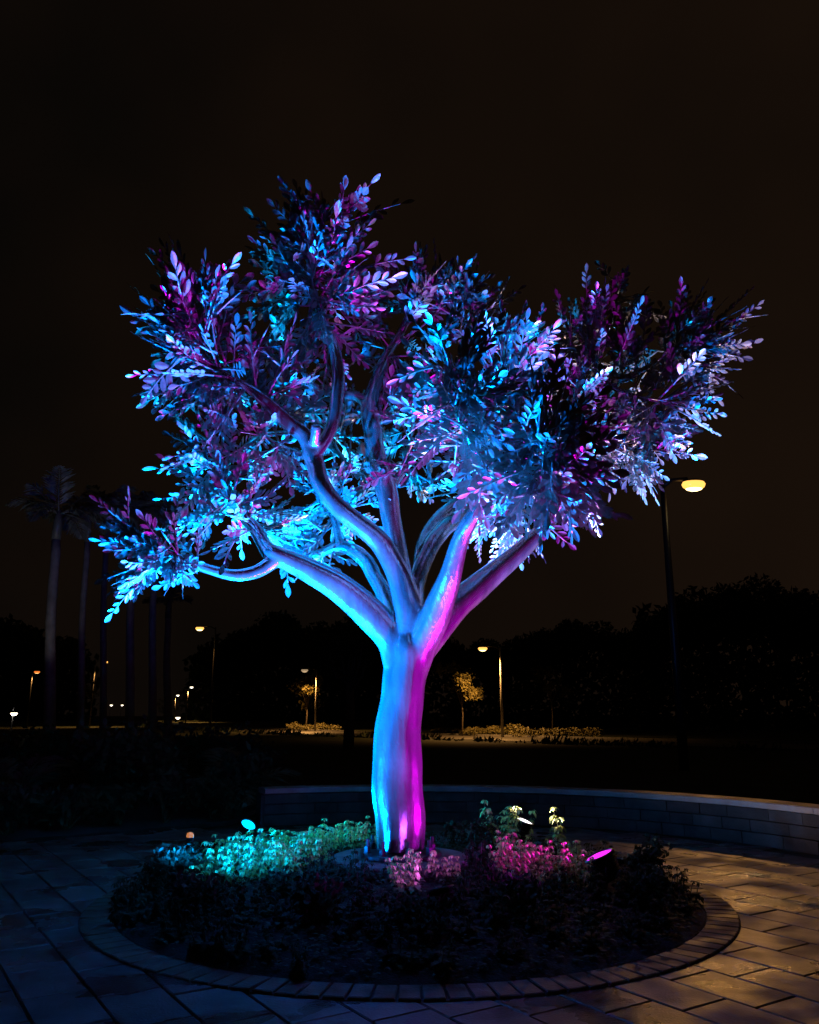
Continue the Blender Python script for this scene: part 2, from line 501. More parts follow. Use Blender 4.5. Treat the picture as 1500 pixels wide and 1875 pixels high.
for i, k in enumerate(names):
    sm = limb[k]
    a = sm[:, :3]; r = sm[:, 3]
    for s0 in range(0, len(fc), 4000):
        q = fc[s0:s0 + 4000]
        d = np.linalg.norm(q[:, None, :] - a[None], axis=2) / np.maximum(r, .012)[None]
        m_ = d.min(1) + (0 if i == 0 else 0.02 * (k != 'trunk'))
        b = m_ < best[s0:s0 + 4000]
        best[s0:s0 + 4000][b] = m_[b]; own[s0:s0 + 4000][b] = i
for i, k in enumerate(names):
    fi = np.nonzero(own == i)[0]
    if len(fi) == 0: continue
    used = sorted({v for f in fi for v in polys[f]})
    mp_ = {v: j for j, v in enumerate(used)}
    nm = 'trunk' if k == 'trunk' else ('branch_stub' if k == 'stub' else 'branch')
    me = bpy.data.meshes.new(nm)
    me.from_pydata([tuple(co[v] - np.array(T0)) for v in used], [], [tuple(mp_[v] for v in polys[f]) for f in fi])
    me.polygons.foreach_set('use_smooth', [True] * len(fi))
    me.materials.append(M['bark'])
    me.update()
    me.normals_split_custom_set_from_vertices([tuple(no[v]) for v in used])
    o = bpy.data.objects.new(nm, me); C.objects.link(o); o.parent = tree
src.evaluated_get(dg).to_mesh_clear()
bpy.data.objects.remove(src)

# base plate and anchor bolts
pl = MB(); lathe(pl, [(0, 0), (.345, 0), (.352, .006), (.352, .03), (.345, .036), (0, .036)], (0, 0, -.03), (0, 0, 1), 40, False)
pl.build('base_plate', M['steel'], tree)
for k in range(8):
    a = 2 * PI * (k + .32) / 8
    b = MB(); lathe(b, [(0, 0), (.016, 0), (.016, .105), (.012, .112), (0, .112)], (.285 * math.cos(a), .285 * math.sin(a), .006), (0, 0, 1), 10, False)
    bo = b.build('anchor_bolt', M['steel'], tree)
    b = MB(); lathe(b, [(0, 0), (.038, 0), (.038, .008), (.029, .009), (.029, .05), (.022, .054), (0, .054)], (.285 * math.cos(a), .285 * math.sin(a), .0065), (0, 0, 1), 6, False)
    b.build('nut', M['steel'], bo)
pli = MB(); lathe(pli, [(0, 0), (.60, 0), (.60, .36), (.585, .375), (0, .375)], (0, 0, 0), (0, 0, 1), 48, False)
o = pli.build('concrete_plinth', M['concrete']); o.location = (tx, YC, -.05)
tag(o, 'round concrete plinth in the bed under the metal tree', 'plinth')

# ---- sprigs of leaves
LEAFV = []
for w_ in (.18, .205, .225, .195):
    top = []
    for s in (0, .2, .42, .66, .87, 1.0):
        hw = w_ * (math.sin(PI * s ** 1.45)) ** .8 if 0 < s < 1 else 0
        top.append((s, hw))
    v = [(0, 0, 0)]; f = []
    for s, hw in top[1:-1]:
        v += [(s, hw, .035 * hw / w_ - .05 * s * s), (s, 0, -.05 * s * s), (s, -hw, .035 * hw / w_ - .05 * s * s)]
    v.append((1, 0, -.05)); t_ = len(v) - 1
    f += [(0, 2, 1), (0, 3, 2)]
    for i in range(3):
        a = 1 + 3 * i
        f += [(a, a + 1, a + 4, a + 3), (a + 1, a + 2, a + 5, a + 4)]
    a = 1 + 9
    f += [(a, a + 1, t_), (a + 1, a + 2, t_)]
    LEAFV.append((np.array(v), f))

sprigs = []          # (base, stem points, radii, [(matrix 3x3, origin, variant)])
def sprig(base, d, Ln, nrm=None, lsz=.14, t0=.3):
    d = Vector(d).normalized()
    rnd = Vector(rng.normal(size=3)) + Vector((0, -.7, -.4))
    N = (rnd - d * rnd.dot(d)).normalized() if nrm is None else (Vector(nrm) - d * Vector(nrm).dot(d)).normalized()
    side = d.cross(N).normalized()
    bend = random.uniform(-.22, .22); bendn = random.uniform(-.1, .25)
    pts = []
    for i in range(7):
        t = i / 6
        pts.append(Vector(base) + d * (Ln * t) + side * (bend * Ln * t * t) + N * (bendn * Ln * t * t * .6))
    rad = [.010 * (1 - .7 * i / 6) + .002 for i in range(7)]
    lv = []
    def at(t):
        x = t * 6; i = min(5, int(x)); w = x - i
        return pts[i].lerp(pts[i + 1], w), (pts[i + 1] - pts[i]).normalized()
    np_ = max(3, int(Ln * (1 - t0) / (lsz * .60)))
    for k in range(np_):
        t = t0 + (.97 - t0) * (k + .5) / np_
        for sg in (-1, 1):
            if random.random() < .07: continue
            p, dd = at(min(.985, t + sg * .025))
            a = math.radians(random.uniform(34, 58) * (1 - .25 * t))
            ld = (dd * math.cos(a) + side * (sg * math.sin(a)) + N * random.uniform(-.09, .09)).normalized()
            ln = (N + Vector(rng.normal(size=3)) * .11); ln = (ln - ld * ln.dot(ld)).normalized()
            sz = lsz * random.uniform(.75, 1.15) * (.8 + .35 * math.sin(PI * min(1, t + .12)))
            lv.append((ld, ln.cross(ld).normalized(), ln, p, sz, random.randrange(4)))
    p, dd = at(1.0)
    ln = (N - dd * N.dot(dd)).normalized()
    lv.append((dd, ln.cross(dd).normalized(), ln, p, lsz * random.uniform(.9, 1.2), random.randrange(4)))
    sprigs.append((pts, rad, lv))

CL = [  # node px, py, dY, radius px, count, direction bias (right, up, toward camera), bias weight
    (322, 1014, -.58, 150, 18, (-1, .05, .0), 1.0), (322, 1014, -.58, 64, 10, (-.4, -.9, .1), .9), (300, 1000, -.6, 100, 9, (-.4, .9, .0), .95),
    (412, 895, -.3, 130, 20, (-.5, .1, 0), .6), (438, 945, -.3, 105, 14, (-.6, -.3, .2), .7), (448, 940, -.25, 115, 14, (.7, .3, -.2), .8),
    (405, 822, -.3, 130, 22, (-.6, .2, .1), .6),
    (400, 676, -.57, 165, 32, (-.9, -.1, .1), .7), (425, 694, -.53, 115, 12, (-.5, -.6, -.1), .7),
    (366, 592, -.6, 165, 30, (-.2, .8, 0), .75), (372, 630, -.6, 150, 12, (-.7, .4, 0), .8),
    (470, 716, -.47, 150, 20, (.1, .9, -.55), .85), (500, 740, -.42, 120, 8, (.2, .6, -.8), .8),
    (575, 525, -.15, 165, 40, (0, .2, .2), .25), (582, 432, 0, 88, 14, (-.3, .7, 0), .6), (590, 470, -.05, 170, 14, (.75, .6, 0), .85), (575, 480, -.1, 140, 10, (-.9, .5, .1), .8), (592, 590, -.2, 120, 14, (.3, -.3, .2), .4), (620, 560, .4, 120, 14, (.9, 0, -.3), .7),
    (756, 550, .5, 105, 18, (.3, .8, 0), .7), (852, 590, .45, 112, 20, (.2, .6, .1), .6), (800, 572, .5, 118, 16, (.15, .8, 0), .7), (715, 640, .5, 120, 16, (-.1, .3, .3), .4),
    (828, 692, -1.9, 150, 28, (0, .6, .3), .5), (846, 780, -1.65, 150, 28, (-.1, 0, .4), .4), (875, 840, -1.35, 130, 24, (.1, 0, .5), .4),
    (938, 645, .2, 120, 24, (.2, .5, 0), .5), (920, 700, 0, 150, 12, (-.6, .75, 0), .85), (912, 728, -.2, 120, 16, (.1, .2, .2), .3),
    (1078, 655, 1.1, 158, 24, (-.3, .95, 0), .9), (1130, 545, 1.3, 80, 12, (.3, .2, 0), .5),
    (1052, 712, .95, 125, 28, (-.9, .2, .2), .75), (1050, 745, .95, 100, 12, (.4, -.6, .3), .6),
    (1165, 690, 1.1, 125, 18, (.1, .9, 0), .75), (1245, 645, 1.3, 165, 26, (.95, .2, 0), .8), (1215, 665, 1.2, 130, 12, (.2, .9, 0), .7),
    (1210, 735, .7, 150, 26, (.9, .0, 0), .75), (1170, 725, .8, 110, 14, (.2, -.7, .3), .6),
    (1165, 825, 1, 122, 32, (.75, -.2, .1), .75), (1110, 815, 1, 110, 14, (.1, .4, .2), .4),
    (985, 802, -1.95, 160, 30, (.2, .7, .2), .55), (1003, 868, -1.75, 155, 32, (.45, -.6, .1), .6), (1001, 860, -1.75, 135, 18, (-.7, -.1, .3), .6), (1003, 862, -1.7, 140, 16, (.9, .1, 0), .7),
    (970, 905, -1.5, 120, 18, (-.2, .2, .5), .4),
    (905, 918, 1.3, 130, 22, (-.1, -.7, 0), .6), (960, 945, 1.3, 105, 14, (.1, -.8, 0), .7), (880, 850, 1.3, 120, 16, (0, .6, 0), .5),
    (585, 905, .7, 105, 20, (-.4, .1, .2), .6), (608, 955, .6, 115, 16, (-.4, -.6, .1), .6), (545, 1006, .7, 80, 8, (-.2, -.2, .2), .4), (640, 930, .7, 100, 12, (.5, -.3, 0), .6),
    (602, 782, .9, 110, 16, (.3, .2, 0), .4), (640, 850, .85, 110, 18, (0, .2, 0), .4),
    (775, 782, .8, 130, 26, (0, .1, 0), .3), (785, 738, .85, 120, 18, (.1, .5, 0), .5), (745, 860, .6, 110, 14, (.3, .1, 0), .5), (700, 760, .7, 90, 10, (.4, .1, 0), .5),
    (553, 670, .6, 100, 12, (-.2, .4, 0), .5), (588, 720, .6, 70, 8, (.2, -.4, .3), .5),
    (475, 792, 0, 125, 18, (-.3, .0, .2), .5), (512, 812, -.1, 90, 8, (0, -.7, 0), .6),
    (1046, 780, .95, 125, 18, (0, .1, .2), .3), (1050, 830, .95, 110, 14, (.5, -.4, .2), .6),
    (515, 992, .8, 80, 8, (-.5, .4, 0), .6),
]
SMALL = {(322, 1014), (300, 1000), (585, 905), (608, 955), (640, 930), (602, 782), (640, 850), (905, 918), (960, 945), (412, 895), (448, 940)}
BIG = {(575, 525), (582, 432), (590, 470), (366, 592), (372, 630)}
for px, py, dy, rp, cnt, bias, bw in CL:
    c = P(px, py, YC + dy)
    R = rp * mpp(c)
    bv = Vector((bias[0], -bias[2], bias[1]))
    # feet of the sprigs: points along the limb that ends here
    near_ = [Vector(q[:3]) for k in limb if k != 'trunk' for q in limb[k] if (Vector(q[:3]) - c).length < R * .38 and q[3] < .075]
    fs_ = .85 if (px, py) in SMALL else (1.2 if (px, py) in BIG else 1.0)
    for k in range(int(cnt * .86)):
        v = Vector(rng.normal(size=3)).normalized()
        d = (v * (1 - .45 * bw) + bv * (bw * .75)).normalized()
        foot = random.choice(near_) if near_ and random.random() < .7 else c
        Ln = R * random.uniform(.6, 1.0)
        ls = random.uniform(.095, .138) * fs_
        sprig(foot, d, Ln, None, ls, random.uniform(.3, .55))
        if any(1222 < a_ < 1330 and 838 < b_ < 960 for a_, b_ in (project(l_[3]) for l_ in sprigs[-1][2])):
            sprigs.pop(); continue            # pruned: nothing grows in front of the street lamp
        par = sprigs[-1][0]
        for q in range(random.choice((0, 1, 1, 2))):
            i_ = random.choice((1, 2, 3)); dd = (par[i_ + 1] - par[i_]).normalized()
            d2 = (dd + Vector(rng.normal(size=3)) * .55).normalized()
            sprig(par[i_], d2, Ln * random.uniform(.4, .62), None, ls * random.uniform(.8, 1.05), random.uniform(.12, .3))
            if any(1222 < a_ < 1330 and 838 < b_ < 960 for a_, b_ in (project(l_[3]) for l_ in sprigs[-1][2])): sprigs.pop()

# which leaves show: ray test from the camera
allv, allt, lidx = [], [], []
camp = np.array((0, 0, H))
score = []
for si, (pts, rad, lv) in enumerate(sprigs):
    for li, (a, b, n_, p, sz, var) in enumerate(lv):
        base_ = len(allv)
        m = np.array([a, b, n_]) * sz
        V = LEAFV[var][0] @ m + np.array(p)
        lv[li] = (a, b, n_, p, sz, var, V)
        allv.extend(V); 
        for f in LEAFV[var][1]:
            allt.append(tuple(base_ + i for i in f)); lidx.append((si, li))
bvh = BVHTree.FromPolygons([tuple(v) for v in allv], allt)
show = {}
for si, (pts, rad, lv) in enumerate(sprigs):
    for li, (a, b, n_, p, sz, var, V) in enumerate(lv):
        cen = V.mean(0); d = cen - camp; dist = np.linalg.norm(d); d /= dist
        hits = 0
        for q in (V[3:6].mean(0), V[5], V[8], V[11]):
            dd = q - camp; L_ = np.linalg.norm(dd); dd /= L_
            loc, nn, fi, ds = bvh.ray_cast(Vector(camp), Vector(dd), L_ + 1)
            if fi is not None and lidx[fi] == (si, li): hits += 1
        show[(si, li)] = hits / 4 * abs(float(np.dot(d, n_))) * sz * sz / dist ** 2
tw_score = {si: sum(show[(si, li)] for li in range(len(s[2]))) for si, s in enumerate(sprigs)}
tw_keep = set(sorted(tw_score, key=tw_score.get, reverse=True)[:300])
lf = sorted([k for k in show if k[0] in tw_keep], key=show.get, reverse=True)[:300]
lf_keep = set(lf)
leaf_me = []
for v, f in LEAFV:
    b = MB(); b.add(v, f); leaf_me.append(b.mesh('leaf', M['leaf']))
tw_rest, lf_rest = MB(), MB()
for si, (pts, rad, lv) in enumerate(sprigs):
    if si in tw_keep:
        b0 = pts[0]
        m = MB(); tube(m, [p - b0 for p in pts], rad, 5)
        two = m.build('twig', M['leaf'], tree); two.location = b0 - T0
    else:
        tube(tw_rest, [p - T0 for p in pts], rad, 4)
    for li, (a, b, n_, p, sz, var, V) in enumerate(lv):
        if (si, li) in lf_keep:
            o = bpy.data.objects.new('leaf', leaf_me[var]); C.objects.link(o); o.parent = two
            R3 = Matrix((a, b, n_)).transposed()
            q = p - b0
            o.matrix_local = Matrix.Translation(q) @ R3.to_4x4() @ Matrix.Scale(sz, 4)
        else:
            lf_rest.add(V - np.array(T0), LEAFV[var][1])
o = tw_rest.build('twigs', M['leaf'], tree); o['kind'] = 'stuff'
o = lf_rest.build('leaves', M['leaf'], tree); o['kind'] = 'stuff'

# ------------------------------------------------------------------ floodlights in the bed
FP = [(-1.72, 6.75, .31), (.22, 6.35, .29), P(1097, 1566, 6.95), (1.86, 7.95, .24)]
def floodlight(pos, target, col, power, lens, label, name='floodlight', r=.095, cone=95, blend=1.0, src=.07, spill=0):
    pos = Vector(pos)
    base = Vector((pos.x, pos.y, mound(math.hypot(pos.x - XC, pos.y - YC))))
    root = empty(name, base)
    tag(root, label, 'floodlight', 'floodlights set in the round bed')
    d = (Vector(target) - pos).normalized()
    q = pos - base
    b = MB(); lathe(b, [(0, -.20), (.05, -.20), (.06, -.17), (r * .82, -.15), (r * .9, -.02), (r * 1.08, -.015), (r * 1.08, .008), (r * .98, .008), (r * .96, -.004)], q, d, 24)
    b.build('housing', M['housing'], root)
    b = MB()
    for h in (-.14, -.115, -.09, -.065, -.04):
        lathe(b, [(r * .8, h - .004), (r * 1.02, h - .004), (r * 1.02, h + .004), (r * .8, h + .004)], q, d, 24, False)
    b.build('cooling_fins', M['housing'], root)
    b = MB(); lathe(b, [(r * .955, -.004), (r * .7, .003), (0, .006)], q, d, 24)
    b.build('lens', lens, root)
    _, u, w = frame(d)
    u = Vector((-d.y, d.x, 0)).normalized()
    b = MB()
    foot = Vector((q.x - d.x * .07, q.y - d.y * .07, max(.02, q.z - .19)))
    for s in (-1, 1):
        e0 = q - d * .07 + u * (s * r * 1.13)
        tube(b, [e0, Vector((e0.x, e0.y, foot.z)), foot], .009, 6)
    b.build('bracket', M['housing'], root)
    b = MB(); tube(b, [foot, Vector((foot.x, foot.y, -.05))], .016, 8); b.build('stake', M['housing'], root)
    ld = bpy.data.lights.new('spot', 'SPOT'); ld.energy = power; ld.color = col
    ld.spot_size = math.radians(cone); ld.spot_blend = blend; ld.shadow_soft_size = src
    lo = bpy.data.objects.new('spot_lamp', ld); C.objects.link(lo); lo.parent = root
    lo.location = q + d * .03
    lo.rotation_euler = d.to_track_quat('-Z', 'Y').to_euler()
    if spill:                                   # the wide soft edge of the same lens
        l2 = bpy.data.lights.new('spill', 'SPOT'); l2.energy = spill; l2.color = col
        l2.spot_size = math.radians(174); l2.spot_blend = 1; l2.shadow_soft_size = src
        o2 = bpy.data.objects.new('spill_lamp', l2); C.objects.link(o2); o2.parent = root
        o2.location = lo.location; o2.rotation_euler = lo.rotation_euler
    return root

CY, BL, MG, VI, WH = (0.0, .36, 1.0), (0.0, .20, 1.0), (.85, .0, 1.0), (.42, .05, 1.0), (1.0, .70, .64)
floodlight(P(455, 1510, 9.15), (tx + 1.1, YC - .8, 5.2), CY, 8600, glow('cyan_lens', (0.0, .55, 1.0), 3), 'floodlight with glowing cyan lens at the left rear of the bed', r=.08, cone=110, spill=1500)
floodlight(FP[0], (tx - .75, YC + .1, 5.0), BL, 6800, glow('blue_lens', (0.0, .4, 1.0), 3), 'dark backed floodlight shining blue from the left front of the bed', cone=118, spill=3800)
floodlight(FP[1], P(650, 930, 7.25), VI, 110, glow('violet_lens', (.25, .2, 1.0), 3), 'dark backed floodlight shining violet from the front of the bed', cone=52, spill=95)
floodlight(FP[2], (tx - .1, 7.03, 4.4), MG, 400, glow('magenta_lens', (1.0, .03, .95), 1.3), 'floodlight with magenta lens seen edge on at the right of the bed', r=.115, cone=112, spill=640)
floodlight(FP[3], (tx + 2.2, YC + 1.0, 5.0), BL, 2700, glow('deep_blue_lens', (0.0, .35, 1.0), 3), 'dark floodlight shining blue into the right crown, behind the magenta one', cone=76)
floodlight(P(960, 1503, 9.1), P(1185, 815, 8.6), WH, 1300, glow('white_lens', (1.0, .9, .95), 3), 'floodlight with white glowing lens at the right rear of the bed', cone=60, spill=1000)

# ------------------------------------------------------------------ plants in the bed
def curl_leaf(mb, o, d, Ln, w, droop):
    """small drooping leaf: three quads along an arc"""
    d = Vector((d[0], d[1], 0)).normalized(); s = Vector((-d.y, d.x, 0))
    vs = []
    for i, (t, ww) in enumerate(((0, .25), (.35, 1), (.7, .8), (1, .08))):
        p = Vector(o) + d * (Ln * t * (1 - .25 * t)) + Vector((0, 0, 1)) * (Ln * (.55 * t - droop * t * t))
        vs += [p + s * (w * ww), p - s * (w * ww)]
    mb.add(vs, [(0, 1, 3, 2), (2, 3, 5, 4), (4, 5, 7, 6)], True)

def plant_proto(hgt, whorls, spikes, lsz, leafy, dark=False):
    st, lv, fl = MB(), MB(), MB()
    for s in range(spikes):
        a0 = random.uniform(0, 2 * PI); lean = random.uniform(0, .5) if spikes > 1 else random.uniform(0, .1)
        h = hgt * random.uniform(.7, 1.05)
        base = Vector((math.cos(a0), math.sin(a0), 0)) * random.uniform(0, .05 * spikes ** .5)
        tip = base + Vector((math.cos(a0) * lean * h, math.sin(a0) * lean * h, h))
        tube(st, [base + Vector((0, 0, -.05)), base.lerp(tip, .5), tip], [.005, .004, .002], 4)
        for k in range(whorls):
            t = .38 + .6 * k / max(1, whorls - 1)
            o = base.lerp(tip, t)
            nl = 7
            for q in range(nl):
                a = 2 * PI * (q + .5 * (k % 2)) / nl + random.uniform(-.25, .25)
                sz = lsz * (1.12 - .45 * t) * random.uniform(.7, 1.2)
                curl_leaf(fl, o + Vector((0, 0, random.uniform(-.01, .01))), (math.cos(a), math.sin(a)), sz, sz * .24, random.uniform(.75, 1.35))
        for k in range(leafy):
            a = random.uniform(0, 2 * PI); t = random.uniform(.02, .42)
            curl_leaf(lv, base.lerp(tip, t), (math.cos(a), math.sin(a)), lsz * random.uniform(1.1, 1.8), lsz * .42, random.uniform(.5, 1.0))
    return st.mesh('stem', M['stem']), lv.mesh('leaves', M['unlit_plant' if dark else 'plant']), fl.mesh('flower_spike', M['unlit_plant' if dark else 'flower'])

PR = [plant_proto(.24, 4, 4, .062, 9), plant_proto(.20, 3, 5, .060, 8), plant_proto(.30, 4, 3, .062, 10), plant_proto(.17, 3, 6, .058, 8)]
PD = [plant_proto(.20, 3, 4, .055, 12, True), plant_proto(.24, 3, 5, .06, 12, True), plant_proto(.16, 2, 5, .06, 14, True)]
GRP = 'flowering plants in the round bed'
def plant(x, y, pr, sc, label):
    r = math.hypot(x - XC, y - YC)
    o = empty('flowering_plant', (x, y, mound(r) - .01), random.uniform(0, 6.28))
    o.scale = (sc,) * 3
    tag(o, label, 'plant', GRP)
    for me in pr:
        if len(me.vertices) == 0: continue
        c = bpy.data.objects.new(me.name.split('.')[0], me); C.objects.link(c); c.parent = o
        if me.name.startswith(('leaves', 'flower')): c['kind'] = 'stuff'
    return o

placed = []
def free(x, y, dmin):
    if math.hypot(x - XC, y - YC) > R_IN - .07: return False
    if math.hypot(x - tx, y - YC) < .66: return False
    for c in fl_clear:
        if math.hypot(x - c[0], y - c[1]) < c[2]: return False
    return all(math.hypot(x - a, y - b) > dmin for a, b in placed)
fl_clear = [(q[0], q[1], .3 if k == 1 else .17) for k, q in enumerate(FP)] + [(P(455, 1510, 9.15).x, 9.15, .16), (P(960, 1503, 9.1).x, 9.1, .16)]
def zone(cnt, fx, fy, protos, sc, label, dmin=.12, tries=60):
    for k in range(int(cnt * .86)):
        for _ in range(tries):
            x, y = fx(), fy()
            if free(x, y, dmin):
                placed.append((x, y)); plant(x, y, random.choice(protos), random.uniform(*sc), label); break
U = random.uniform
# left, in the cyan beam
zone(62, lambda: U(-1.75, -.75), lambda: U(7.05, 8.9), PR, (.85, 1.15), 'flowering plant lit turquoise by the left floodlights', .13)
zone(14, lambda: U(-.9, -.35), lambda: U(8.3, 9.7), PR, (.85, 1.1), 'leafy plant lit dim green behind and left of the trunk', .14)
zone(6, lambda: U(-.2, .35), lambda: U(6.5, 6.95), PR, (.8, 1.0), 'flowering plant lit purple in front of the trunk', .13)
zone(30, lambda: U(.75, 1.5), lambda: U(6.8, 7.8), PR[:3], (.8, 1.05), 'flowering plant lit magenta beside the edge on floodlight', .14)
zone(7, lambda: U(1.0, 1.7), lambda: U(8.55, 9.35), PR, (.8, 1.05), 'yellow green plant beside the white floodlight', .16)
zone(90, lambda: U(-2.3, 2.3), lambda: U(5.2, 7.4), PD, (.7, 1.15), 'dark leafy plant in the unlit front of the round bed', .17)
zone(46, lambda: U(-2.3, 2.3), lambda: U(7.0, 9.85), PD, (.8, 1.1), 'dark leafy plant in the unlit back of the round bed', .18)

w_ = P(960, 1503, 9.1)
for dx, dy, k_, lb_ in ((-.30, .0, 2, 'tall flowering plant lit yellow, left of the white floodlight'), (-.26, -.14, 0, 'yellow lit plant just in front of the white floodlight'), (.33, .06, 2, 'tall flowering plant lit yellow, right of the white floodlight'), (-.05, .30, 0, 'yellow green plant right behind the white floodlight')):
    plant(w_.x + dx, w_.y + dy, PR[k_], 1.7, lb_)
# low ground cover over the whole bed
gc = MB()
for k in range(9000):
    r = R_IN * math.sqrt(random.random()) * .985; a = U(0, 2 * PI)
    x, y = XC + r * math.cos(a), YC + r * math.sin(a)
    if math.hypot(x - tx, y - YC) < .62: continue
    b = U(0, 2 * PI); s = U(.03, .06)
    curl_leaf(gc, (x, y, mound(r) + U(0, .05)), (math.cos(b), math.sin(b)), s, s * .35, U(.3, .9))
o = gc.build('ground_cover', M['shrub']); tag(o, kind='stuff')

# small amber glowing cap on a stake at the left bed edge
gp_ = P(348, 1533, 7.9)
rt = empty('amber_spot', (gp_.x, gp_.y, 0))
tag(rt, 'small glowing amber spot among dark leaves at the left edge of the bed', 'garden light')
b = MB(); tube(b, [(0, 0, -.02), (0, 0, gp_.z - .035)], .008, 6); b.build('stake', M['housing'], rt)
b = MB(); lathe(b, [(0, -.035), (.02, -.035), (.034, -.01), (.034, .0)], (0, 0, gp_.z), (0, 0, 1), 12); b.build('holder', M['housing'], rt)
b = MB(); lathe(b, [(.032, 0), (.034, .015), (.026, .036), (0, .045)], (0, 0, gp_.z), (0, 0, 1), 12); b.build('glow_cap', glow('amber_glow', (1, .33, .08), .5), rt)

# ------------------------------------------------------------------ street lamps
lamp_glow = (glow('sodium_lens', (1.0, .46, .09), 1.9), glow('sodium_bulb', (1.0, .74, .32), 6))
lamp_white = (glow('white_lamp_lens', (1.0, .85, .6), 3), glow('white_bulb', (1.0, .9, .75), 8))
lamp_orange = (glow('orange_lamp_lens', (1.0, .22, .03), 1.0), glow('orange_bulb', (1.0, .5, .15), 2.2))
def street_lamp(base, head, label, lens, r=.09, hs=1.0, energy=0, col=(1, .46, .12), cone=140, aim=None, lit=False):
    base, head = Vector(base), Vector(head)
    root = empty('street_lamp', base)
    tag(root, label, 'street lamp', 'street lamps')
    hd = head - base
    b = MB(); tube(b, [(0, 0, -.1), (0, 0, hd.z * .5), (0, 0, hd.z + .05)], [r, r * .8, r * .55], 10); b.build('pole', M['pole' if lit else 'housing'], root)  # unlit poles, and every arm, take the black material as painted-in dark
    hx = Vector((hd.x, hd.y, 0)); ln = hx.length; hx = hx.normalized() if ln > 1e-3 else Vector((1, 0, 0))
    b = MB(); tube(b, [(0, 0, hd.z - .1), hx * (ln * .3) + Vector((0, 0, hd.z + .12)), hx * (ln - .15 * hs) + Vector((0, 0, hd.z + .13 * hs))], r * .42, 8); b.build('arm', M['housing'], root)
    sd = Vector((-hx.y, hx.x, 0))
    def ell(mb, prof):
        vs, fs = [], []
        N_ = 16
        for rr, z in prof:
            for k in range(N_):
                a = 2 * PI * k / N_
                vs.append(hd + hx * (math.cos(a) * rr * 1.5) + sd * (math.sin(a) * rr) + Vector((0, 0, z)))
        for i in range(len(prof) - 1):
            for k in range(N_):
                fs.append((i * N_ + k, i * N_ + (k + 1) % N_, (i + 1) * N_ + (k + 1) % N_, (i + 1) * N_ + k))
        mb.add(vs, fs, True)
    b = MB(); ell(b, [(.172 * hs, .053 * hs), (.15 * hs, .085 * hs), (.09 * hs, .12 * hs), (.001, .13 * hs)]); b.build('lamp_head', M['housing'], root)
    b = MB(); ell(b, [(.13 * hs, -.135 * hs), (.18 * hs, -.085 * hs), (.20 * hs, -.015 * hs), (.175 * hs, .05 * hs)]); b.build('lens', lens[0], root)
    b = MB(); ell(b, [(.001, -.19 * hs), (.07 * hs, -.18 * hs), (.125 * hs, -.15 * hs), (.145 * hs, -.115 * hs)]); b.build('bulb', lens[1], root)
    if energy:
        ld = bpy.data.lights.new('lamp', 'SPOT'); ld.energy = energy; ld.color = col
        ld.spot_size = math.radians(cone); ld.spot_blend = .5; ld.shadow_soft_size = .15
        lo = bpy.data.objects.new('spot_lamp', ld); C.objects.link(lo); lo.parent = root
        lo.location = hd + Vector((0, 0, -.32 * hs))
        dd = Vector((0, 0, -1)) if aim is None else (Vector(aim) - (base + lo.location)).normalized()
        lo.rotation_euler = dd.to_track_quat('-Z', 'Y').to_euler()
    return root
def lamp_at(px, py, Y, bx, *a, **k):
    h = P(px, py, Y); b = P(bx, py, Y)
    return street_lamp((b.x, Y, -.05), h, *a, **k)
lamp_at(1270, 886, 25, 1213, 'tall street lamp glowing amber just right of the tree crown', lamp_glow, r=.15, hs=1.25, energy=850, cone=24, aim=(4.3, 6.2, 0))
lamp_at(366, 1150, 72, 395, 'glowing street lamp between the palm trunks and the lit roadside tree', lamp_glow, r=.09, hs=1.25, energy=900, cone=90)
lamp_at(884, 1187, 61, 916, 'street lamp on a slim lit pole beyond the hedges, right of the trunk', lamp_glow, r=.11, hs=1.15, energy=4200, cone=150, lit=True)
lamp_at(558, 1227, 85, 580, 'dim lamp on a pole standing in the roadside tree left of the trunk', (glow('dim_lens', (1, .7, .4), .35), glow('dim_bulb', (1, .7, .4), .8)), r=.10, hs=1.2, energy=4500, cone=150, lit=True)
lamp_at(192, 1212, 118, 175, 'small yellowish street lamp above the left road, between palm trunks', lamp_glow, r=.09, hs=1.5, energy=6000, cone=110)
lamp_at(68, 1230, 110, 60, 'orange street lamp left of the tallest palm trunk', lamp_orange, r=.09, hs=1.3, energy=1000)
lamp_at(351, 1258, 190, 345, 'far white street lamp, upper of the two beside a small tree', lamp_white, r=.12, hs=1.3, energy=14000, cone=110)
lamp_at(326, 1273, 230, 322, 'far white street lamp, lower of the two beside a small tree', lamp_white, r=.12, hs=1.4, energy=14000, cone=110)
lamp_at(326, 1314, 160, 328, 'low white lamp by the bright left road under the far lamps', lamp_white, r=.05, hs=1.5)
lamp_at(26, 1306, 17, 24, 'low white lamp near the left edge of the photo', lamp_white, r=.022, hs=.24, energy=85, col=(1, .93, .85), cone=66, aim=P(120, 925, 21.5))
lamp_at(224, 1291, 190, 222, 'tiny far white lamp between two dark palm trunks', lamp_white, r=.05, hs=1.0)
lamp_at(204, 1291, 190, 202, 'tiny far lamp just right of the small yellow lit tree', lamp_white, r=.05, hs=1.1)

